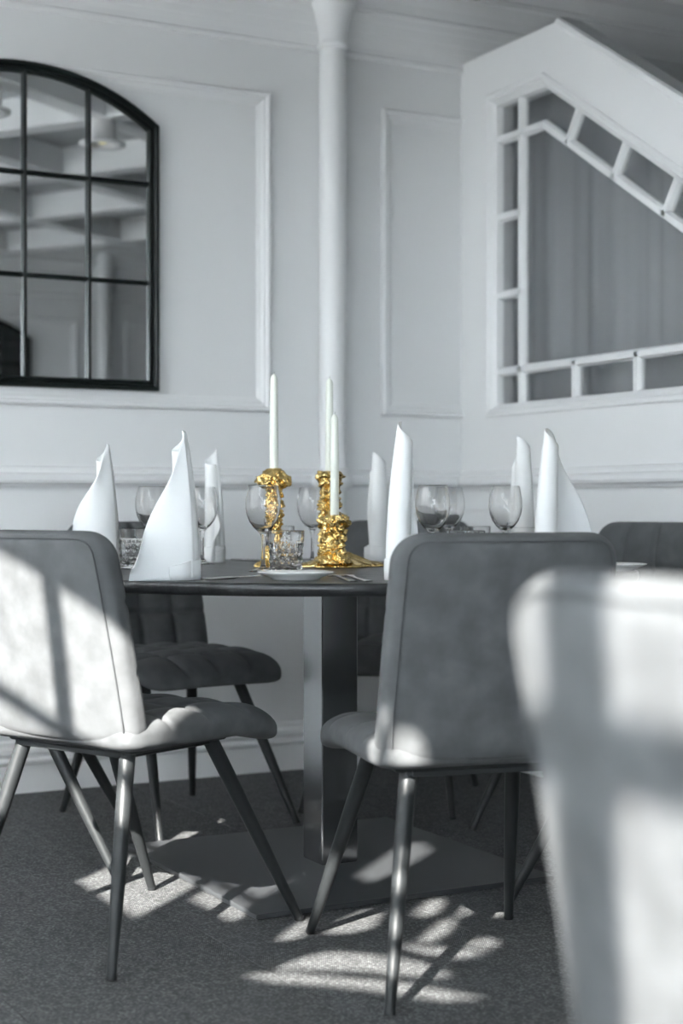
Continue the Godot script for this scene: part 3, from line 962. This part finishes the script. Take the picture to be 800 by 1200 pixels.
# ---------------------------------------------------------------- things on the table
func napkin_mesh(flap: float, hgt: float, sd: int, drop: float, low: float) -> Array:
	var rng := RandomNumberGenerator.new()
	rng.seed = sd
	var ph := rng.randf() * 6.0
	# plan: a roll, then a flap leaving along +X
	var cols := []
	var nroll := 44
	for k in nroll + 1:
		var t := k / float(nroll)
		var a := lerpf(-TAU * 1.15, 0.0, t) - PI / 2.0
		cols.append([Vector2(cos(a), sin(a)) * lerpf(0.020, 0.029, t), 0.0, t])
	var nf := 30
	for k in range(1, nf + 1):
		var q := k / float(nf)
		cols.append([Vector2(flap * q, -0.029 - 0.010 * sin(q * 4.0 + ph) + 0.020 * q * q), q, 1.0])
	var rings := []
	var nv := 26
	for ci in cols.size():
		var c = cols[ci]
		var q: float = c[1]
		var h: float
		if q <= 0.0: h = hgt * (0.86 + 0.14 * smoothstep(0.35, 1.0, c[2]))
		else: h = lerpf(hgt, low, pow(q, drop))
		var a: Vector2 = cols[maxi(ci - 1, 0)][0]; var b: Vector2 = cols[mini(ci + 1, cols.size() - 1)][0]
		var nrm := Vector2(-(b - a).y, (b - a).x).normalized() * 0.0011
		var o1 := PackedVector3Array(); var o2 := PackedVector3Array()
		for j in nv + 1:
			var y: float = h * j / nv
			var f := y / hgt
			var sc := 1.0 - 0.40 * f * f
			var p: Vector2 = c[0]
			var w := p * sc
			if q > 0.0:
				w = Vector2(p.x * (1.0 - 0.25 * f) - 0.004 * f, p.y * sc)
				w.y += q * (0.010 * sin(f * 7.0 + q * 5.0 + ph) * (0.3 + f) + 0.018 * pow(float(j) / nv, 4.0) * sin(q * 9.0 + ph))
			w.x += 0.020 * f * f
			o1.append(Vector3(w.x + nrm.x, y, w.y + nrm.y)); o2.append(Vector3(w.x - nrm.x, y, w.y - nrm.y))
		var ring := PackedVector3Array(o1)
		for j in range(nv, -1, -1): ring.append(o2[j])
		rings.append(ring)
	var body := MB.new()
	body.loft(rings, true, false, 0)
	# folded cuff round the foot of the roll
	var cuff := MB.new()
	rings = []
	var rr := 40
	for k in rr + 1:
		var a := -TAU * 0.97 * (1.0 - k / float(rr)) - PI / 2.0
		var r0 := PackedVector3Array()
		var h := 0.044 + 0.002 * sin(a * 2.0 + ph)
		for e in [[0.0310, 0.0], [0.0318, h * 0.5], [0.0316, h - 0.002], [0.0309, h], [0.0300, h - 0.001], [0.0294, 0.0]]:
			r0.append(Vector3(cos(a) * e[0], e[1], sin(a) * e[0]))
		rings.append(r0)
	for k in range(1, 9):
		var q := k / 8.0
		var r0 := PackedVector3Array()
		var h := lerpf(0.044, 0.030, q)
		var x := minf(flap, 0.060) * q
		for e in [[-0.0310, 0.0], [-0.0318, h * 0.5], [-0.0316, h - 0.002], [-0.0309, h], [-0.0300, h - 0.001], [-0.0294, 0.0]]:
			r0.append(Vector3(x, e[1], e[0] - 0.012 * sin(q * 3.0)))
		rings.append(r0)
	cuff.loft(rings, true, true, 0)
	return [body.mesh(), cuff.mesh()]

func wine_glass_mesh() -> ArrayMesh:
	var mb := MB.new()
	var outer := [[0.0, 0.0], [0.020, 0.0], [0.034, 0.0004], [0.0352, 0.0014], [0.034, 0.0026], [0.022, 0.0046], [0.010, 0.0085], [0.0055, 0.016], [0.0042, 0.034], [0.0040, 0.055], [0.0046, 0.075], [0.0068, 0.088], [0.013, 0.096], [0.023, 0.105], [0.033, 0.119], [0.0400, 0.137], [0.0428, 0.155], [0.0420, 0.173], [0.0390, 0.190], [0.0357, 0.2050], [0.03535, 0.2066], [0.0350, 0.2070]]
	var inner := [[0.0347, 0.2070], [0.03445, 0.2066], [0.0348, 0.2050], [0.0380, 0.190], [0.0410, 0.173], [0.0417, 0.155], [0.0388, 0.1375], [0.0317, 0.1202], [0.0215, 0.1072], [0.011, 0.1000], [0.0, 0.0980]]
	var p := PackedVector2Array()
	for q in outer + inner: p.append(Vector2(maxf(q[0], 0.00005), q[1]))
	mb.lathe(p, 56, Vector3.ZERO, false, 0)
	return mb.mesh()

func tumbler_mesh() -> ArrayMesh:
	var mb := MB.new()
	var cols := 14
	var segs := cols * 2
	var rows := 4
	# cut pyramids between crossing grooves, flat facets
	var rings := []
	for j in rows * 2 + 1:
		var y := 0.007 + 0.068 * j / (rows * 2.0)
		var r := lerpf(0.0388, 0.0420, y / 0.1)
		var a := PackedVector3Array()
		for k in segs:
			var t := TAU * k / segs
			var up := (j % 2 == 1) and ((k + (j / 2) % 2) % 2 == 1)
			var d := 0.0 if up else 0.0030
			if j == 0 or j == rows * 2: d = 0.0012
			a.append(Vector3(cos(t) * (r - d), y, sin(t) * (r - d)))
		rings.append(a)
	var ring := func(r: float, y: float) -> PackedVector3Array:
		var a := PackedVector3Array()
		for k in segs:
			var t := TAU * k / segs
			a.append(Vector3(cos(t) * r, y, sin(t) * r))
		return a
	var foot := []
	for q in [[0.0001, 0.0], [0.033, 0.0], [0.0345, 0.0002], [0.0372, 0.004], [0.0380, 0.006]]: foot.append(ring.call(q[0], q[1]))
	var upper := []
	for q in [[0.0412, 0.0765], [0.0418, 0.080], [0.0424, 0.0990], [0.04235, 0.1004], [0.0420, 0.1010], [0.0413, 0.1010], [0.0410, 0.1004], [0.0408, 0.0990], [0.0385, 0.060], [0.0362, 0.022], [0.0330, 0.0145], [0.0200, 0.0125], [0.0001, 0.0120]]: upper.append(ring.call(q[0], q[1]))
	var all := foot + rings + upper
	var from := mb.v.size()
	var n := all.size()
	for i in n - 1:
		var a: PackedVector3Array = all[i]; var b: PackedVector3Array = all[i + 1]
		var cut := i >= foot.size() - 1 and i < foot.size() + rings.size()
		for k in segs:
			var k2 := (k + 1) % segs
			var g := -1 if cut else (1 if i < foot.size() else 2)
			# split each facet so that the ridge runs to the raised corner
			var flip := cut and ((a[k] - b[k2]).length() > (a[k2] - b[k]).length())
			if flip:
				mb.tri(a[k], b[k], a[k2], g); mb.tri(b[k], b[k2], a[k2], g)
			else:
				mb.quad(a[k], b[k], b[k2], a[k2], g)
	for k in segs:
		mb.tri(Vector3(0, 0, 0), all[0][k], all[0][(k + 1) % segs], -1)
		mb.tri(Vector3(0, 0.012, 0), all[n - 1][(k + 1) % segs], all[n - 1][k], -1)
	mb.orient(from)
	return mb.mesh()

func molten(prof: Array, segs: int, sd: int, amp: float, at: Vector3, bend := Vector3.ZERO) -> MB:
	# a lumpy cast: a lathe pushed in and out by cellular noise
	var fn := FastNoiseLite.new()
	fn.seed = sd; fn.noise_type = FastNoiseLite.TYPE_CELLULAR; fn.frequency = 1.0
	fn.cellular_return_type = FastNoiseLite.RETURN_DISTANCE; fn.fractal_type = FastNoiseLite.FRACTAL_NONE
	var f2 := FastNoiseLite.new()
	f2.seed = sd + 9; f2.frequency = 1.0; f2.fractal_octaves = 3
	var mb := MB.new()
	var rings := []
	var y0: float = prof[0][1]
	var y1: float = prof[-1][1]
	for p in prof:
		var r := PackedVector3Array()
		for k in segs:
			var t := TAU * k / segs
			var d := Vector3(cos(t), 0, sin(t))
			var pos: Vector3 = d * p[0] + Vector3.UP * p[1]
			var s := -fn.get_noise_3dv(pos * 95.0) * 0.8 - 0.35 + f2.get_noise_3dv(pos * 60.0) * 1.1
			var am: float = amp * p[2]
			var q: Vector3 = pos + d * s * am + Vector3.UP * f2.get_noise_3dv(pos * 55.0 + Vector3.ONE * 7) * am * 0.8
			if p[1] < 0.004: q.y = maxf(pos.y, 0.0)
			var f: float = clampf((p[1] - y0) / maxf(y1 - y0, 0.001), 0, 1)
			r.append(at + q + bend * f)
		rings.append(r)
	mb.loft(rings, true, true, 0)
	return mb

func fine(prof: Array, step: float) -> Array:
	var out := []
	for i in prof.size() - 1:
		var a = prof[i]; var b = prof[i + 1]
		var n := maxi(1, int(Vector2(b[0] - a[0], b[1] - a[1]).length() / step))
		for k in n:
			var t := k / float(n)
			out.append([lerpf(a[0], b[0], t), lerpf(a[1], b[1], t), lerpf(a[2], b[2], t)])
	out.append(prof[-1])
	return out

func puddle(rx: float, rz: float, sd: int, at: Vector3) -> MB:
	var fn := FastNoiseLite.new()
	fn.seed = sd; fn.frequency = 1.0; fn.fractal_octaves = 3
	var mb := MB.new()
	var rings := []
	for lv in [[1.0, 0.0], [1.02, 0.002], [1.0, 0.005], [0.95, 0.009], [0.84, 0.012], [0.68, 0.016], [0.52, 0.021], [0.36, 0.028], [0.2, 0.036], [0.05, 0.038]]:
		var r := PackedVector3Array()
		for k in 96:
			var t := TAU * k / 96
			var dd := Vector3(cos(t), 0, sin(t))
			var e: float = 1.0 + lv[0] * (0.22 * fn.get_noise_3dv(dd * 2.6) + 0.16 * fn.get_noise_3dv(dd * 7.0))
			var y: float = lv[1]
			if y > 0.003: y += 0.006 * fn.get_noise_3dv(Vector3(cos(t) * lv[0] * 9.0, 3, sin(t) * lv[0] * 9.0))
			r.append(at + Vector3(dd.x * rx * lv[0] * e, maxf(0.0, y), dd.z * rz * lv[0] * e))
		rings.append(r)
	mb.loft(rings, true, true, 0)
	return mb

func candle(at: Vector3, hgt: float, label: String) -> void:
	var c := base("taper_candle", at)
	tag(c, label, "candle", "white taper candles")
	var mb := MB.new()
	mb.lathe(PackedVector2Array([Vector2(0.0110, 0), Vector2(0.0112, 0.004), Vector2(0.0108, hgt * 0.4), Vector2(0.0098, hgt * 0.8), Vector2(0.0092, hgt - 0.012), Vector2(0.0085, hgt - 0.009), Vector2(0.0050, hgt - 0.003), Vector2(0.0018, hgt)]), 28)
	obj("wax", mb, M.wax, c)
	mb = MB.new()
	mb.tube(PackedVector3Array([Vector3(0, hgt - 0.002, 0), Vector3(0.0004, hgt + 0.003, 0), Vector3(0.0018, hgt + 0.006, 0)]), PackedFloat32Array([0.0010, 0.0009, 0.0007]), 8)
	obj("wick", mb, M.wick, c)

func fork_mesh(ln: float) -> ArrayMesh:
	var mb := MB.new()
	var rings := []
	for q in [[0.0, 0.0085, 0.0015, 0.0012], [0.010, 0.0100, 0.0016, 0.0012], [0.05, 0.0070, 0.0020, 0.0016], [0.10, 0.0036, 0.0030, 0.0022], [0.125, 0.0040, 0.0050, 0.0022], [0.140, 0.0090, 0.0075, 0.0014], [0.152, 0.0115, 0.0070, 0.0011]]:
		var r := PackedVector3Array()
		for e in [[-1, 0], [-0.7, 1], [0.7, 1], [1, 0], [0.7, -1], [-0.7, -1]]:
			r.append(Vector3(e[0] * q[1], q[2] + e[1] * q[3], -q[0] * ln / 0.2))
		rings.append(r)
	mb.loft(rings, true, true, 0)
	for k in 4:
		var x := -0.0095 + k * 0.00633
		var p := PackedVector3Array()
		for q in [[0.150, 0.0070], [0.168, 0.0050], [0.185, 0.0042], [0.2, 0.0062]]: p.append(Vector3(x, q[1], -q[0] * ln / 0.2))
		mb.tube(p, PackedFloat32Array([0.0017, 0.0016, 0.0013, 0.0007]), 8)
	return mb.mesh()
func knife_mesh(ln: float) -> ArrayMesh:
	var mb := MB.new()
	var rings := []
	for q in [[0.0, 0.0075, 0.0022], [0.008, 0.0088, 0.0026], [0.05, 0.0072, 0.0030], [0.098, 0.0058, 0.0032], [0.104, 0.0062, 0.0016], [0.115, 0.0090, 0.0010], [0.16, 0.0098, 0.0009], [0.19, 0.0070, 0.0008], [0.2, 0.0012, 0.0006]]:
		var r := PackedVector3Array()
		for e in [[-1, 0], [-0.6, 1], [0.6, 1], [1, 0], [0.6, -1], [-0.6, -1]]:
			r.append(Vector3(e[0] * q[1], 0.0034 + e[1] * q[2], -q[0] * ln / 0.2))
		rings.append(r)
	mb.loft(rings, true, true, 0)
	return mb.mesh()

func build_setting() -> void:
	# napkins, one before each chair (x, z, turn, flap, height, drop)
	var nap := [
		[-0.538, 0.363, 188.0, 0.140, 0.318, 1.1, "white napkin with pointed peak and cuff beside the sunlit chair", 0.03],
		[-0.490, -0.262, 200.0, 0.125, 0.312, 1.4, "white pointed napkin farthest left, above the sunlit chair's backrest", 0.08],
		[-0.062, -0.584, 215.0, 0.045, 0.318, 0.8, "upright rolled white napkin just right of the left pointed pair", 0.06],
		[0.386, -0.437, 60.0, 0.040, 0.312, 1.0, "rolled white napkin with cuff right of the gold candlesticks", 0.22],
		[-0.146, 0.594, 6.0, 0.052, 0.338, 1.6, "tall curled white napkin behind the shaded chair's left corner", 0.20],
		[0.605, -0.026, 70.0, 0.040, 0.345, 0.9, "narrow rolled white napkin half hidden by the wide draped one", 0.22],
		[0.318, 0.478, 8.0, 0.155, 0.340, 1.9, "wide draped white napkin behind the shaded chair's right corner", 0.06],
	]
	for k in nap.size():
		var e = nap[k]
		var ms := napkin_mesh(e[3], e[4], 70 + k, e[5], e[7])
		var n := base("folded_napkin", Vector3(e[0], TOP, e[1]), e[2])
		tag(n, e[6], "napkin", "folded white napkins on the table")
		obj("fold", ms[0], M.linen, n)
		obj("cuff", ms[1], M.linen, n)
	# wine glasses
	var wg := wine_glass_mesh()
	for e in [
		[-0.355, -0.310, "wine glass behind the left pointed napkin, beside its small tumbler"],
		[-0.162, -0.434, "wine glass peeping out between the left napkins"],
		[-0.222, 0.078, "wine glass in front of the mushroom-topped gold candlestick"],
		[0.145, -0.384, "wine glass just left of the double gold candlestick"],
		[0.152, 0.243, "front wine glass of the overlapping pair right of the curled napkin"],
		[0.451, -0.164, "rear wine glass of the overlapping pair right of the curled napkin"],
		[0.419, 0.158, "wine glass left of the wide draped napkin"]]:
		var g := obj("wine_glass", wg, M.glass)
		g.position = Vector3(e[0], TOP, e[1])
		tag(g, e[2], "wine glass", "clear stemmed wine glasses")
	# tumblers
	var tb := tumbler_mesh()
	for e in [
		[-0.436, -0.215, "cut-glass tumbler at the left beside the sunlit chair's corner"],
		[-0.244, 0.247, "cut-glass tumbler in front of the candlesticks behind the white plate"],
		[0.085, -0.470, "cut-glass tumbler partly hidden behind the front tumbler"],
		[0.122, 0.442, "cut-glass tumbler above the shaded chair's top edge"],
		[0.520, -0.141, "cut-glass tumbler at the back between the right wine glasses"],
		[0.530, 0.075, "cut-glass tumbler tucked beside the wide draped napkin"]]:
		var g := obj("cut_glass_tumbler", tb, M.glass)
		g.position = Vector3(e[0], TOP, e[1])
		tag(g, e[2], "tumbler", "cut glass tumblers")
	# gold candlesticks
	var c1 := base("gold_candlestick", Vector3(-0.078, TOP, -0.163))
	tag(c1, "single gold candlestick with a drooping mushroom-like top", "candlestick")
	obj("base", puddle(0.052, 0.046, 3, Vector3.ZERO), M.gold, c1)
	var pr := fine([[0.034, 0.010, 0.6], [0.022, 0.030, 1.0], [0.014, 0.055, 1.0], [0.012, 0.085, 1.0], [0.016, 0.12, 1.3], [0.018, 0.16, 1.4], [0.016, 0.195, 1.0], [0.017, 0.210, 0.8]], 0.002)
	obj("stem", molten(pr, 72, 5, 0.012, Vector3.ZERO), M.gold, c1)
	pr = fine([[0.012, 0.200, 0.4], [0.030, 0.204, 1.0], [0.042, 0.212, 1.3], [0.040, 0.228, 1.0], [0.030, 0.242, 0.8], [0.018, 0.252, 0.4], [0.011, 0.254, 0.1]], 0.0025)
	obj("candle_cup", molten(pr, 84, 8, 0.011, Vector3.ZERO), M.gold, c1)
	candle(Vector3(-0.078, TOP + 0.246, -0.163), 0.250, "tall white taper candle in the single gold candlestick at left")
	var c2 := base("gold_candlestick", Vector3(0.066, TOP, -0.110))
	tag(c2, "double gold candlestick of two lumpy stems on a molten puddle base", "candlestick")
	obj("base", puddle(0.105, 0.092, 12, Vector3(0.02, 0, 0.005)), M.gold, c2)
	pr = fine([[0.040, 0.012, 0.7], [0.027, 0.030, 1.0], [0.022, 0.06, 1.1], [0.023, 0.10, 1.2], [0.025, 0.14, 1.2], [0.024, 0.18, 1.2], [0.023, 0.212, 1.0], [0.030, 0.224, 1.2], [0.032, 0.236, 1.1], [0.026, 0.247, 0.7], [0.012, 0.249, 0.1]], 0.002)
	obj("tall_stem", molten(pr, 80, 15, 0.013, Vector3(0.037, 0, -0.092)), M.gold, c2)
	pr = fine([[0.046, 0.012, 0.8], [0.030, 0.028, 1.0], [0.023, 0.05, 1.1], [0.022, 0.080, 1.2], [0.026, 0.100, 1.2], [0.038, 0.112, 1.2], [0.036, 0.124, 1.1], [0.026, 0.132, 0.8], [0.012, 0.134, 0.1]], 0.002)
	obj("short_stem", molten(pr, 80, 19, 0.013, Vector3(-0.030, 0, 0.065)), M.gold, c2)
	candle(Vector3(0.103, TOP + 0.242, -0.202), 0.252, "tall white taper candle at the back of the double candlestick")
	candle(Vector3(0.036, TOP + 0.128, -0.045), 0.262, "lower white taper candle in the front stem of the double candlestick")
	# side plates
	var mb := MB.new()
	mb.lathe(PackedVector2Array([Vector2(0.0001, 0.003), Vector2(0.046, 0.003), Vector2(0.047, 0.0), Vector2(0.051, 0.0), Vector2(0.054, 0.004), Vector2(0.070, 0.010), Vector2(0.0815, 0.0150), Vector2(0.0822, 0.0164), Vector2(0.0810, 0.0172), Vector2(0.069, 0.0128), Vector2(0.054, 0.0080), Vector2(0.046, 0.0062), Vector2(0.0001, 0.0060)]), 72)
	var plate := mb.mesh()
	var q := obj("side_plate", plate, M.china)
	q.position = Vector3(-0.331, TOP, 0.473)
	tag(q, "small white side plate near the table edge in front of the tumbler", "plate", "white side plates")
	q = obj("side_plate", plate, M.china)
	q.position = Vector3(0.56, TOP, 0.415)
	tag(q, "white side plate edge showing beside the draped napkin at right", "plate", "white side plates")
	# cutlery
	var kn := knife_mesh(0.215)
	var fk := fork_mesh(0.200)
	for e in [
		["table_knife", kn, -0.537, 0.454, -0.372, 0.361, "table knife lying right of the peaked napkin by the sunlit chair", "knife"],
		["table_knife", kn, 0.018, -0.640, 0.075, -0.500, "table knife at the table's far edge left of the candlesticks", "knife"],
		["table_fork", fk, -0.280, 0.640, -0.230, 0.440, "left fork of the pair beside the white side plate", "fork"],
		["table_fork", fk, -0.250, 0.652, -0.205, 0.455, "right fork of the pair beside the white side plate", "fork"]]:
		var o := obj(e[0], e[1], M.steel)
		var a := Vector3(e[2], 0, e[3]); var b := Vector3(e[4], 0, e[5])
		o.position = Vector3(e[2], TOP + 0.0005, e[3])
		var d := (b - a).normalized()
		o.rotation.y = atan2(-d.x, -d.z)
		tag(o, e[6], e[7], "silver cutlery on the table")
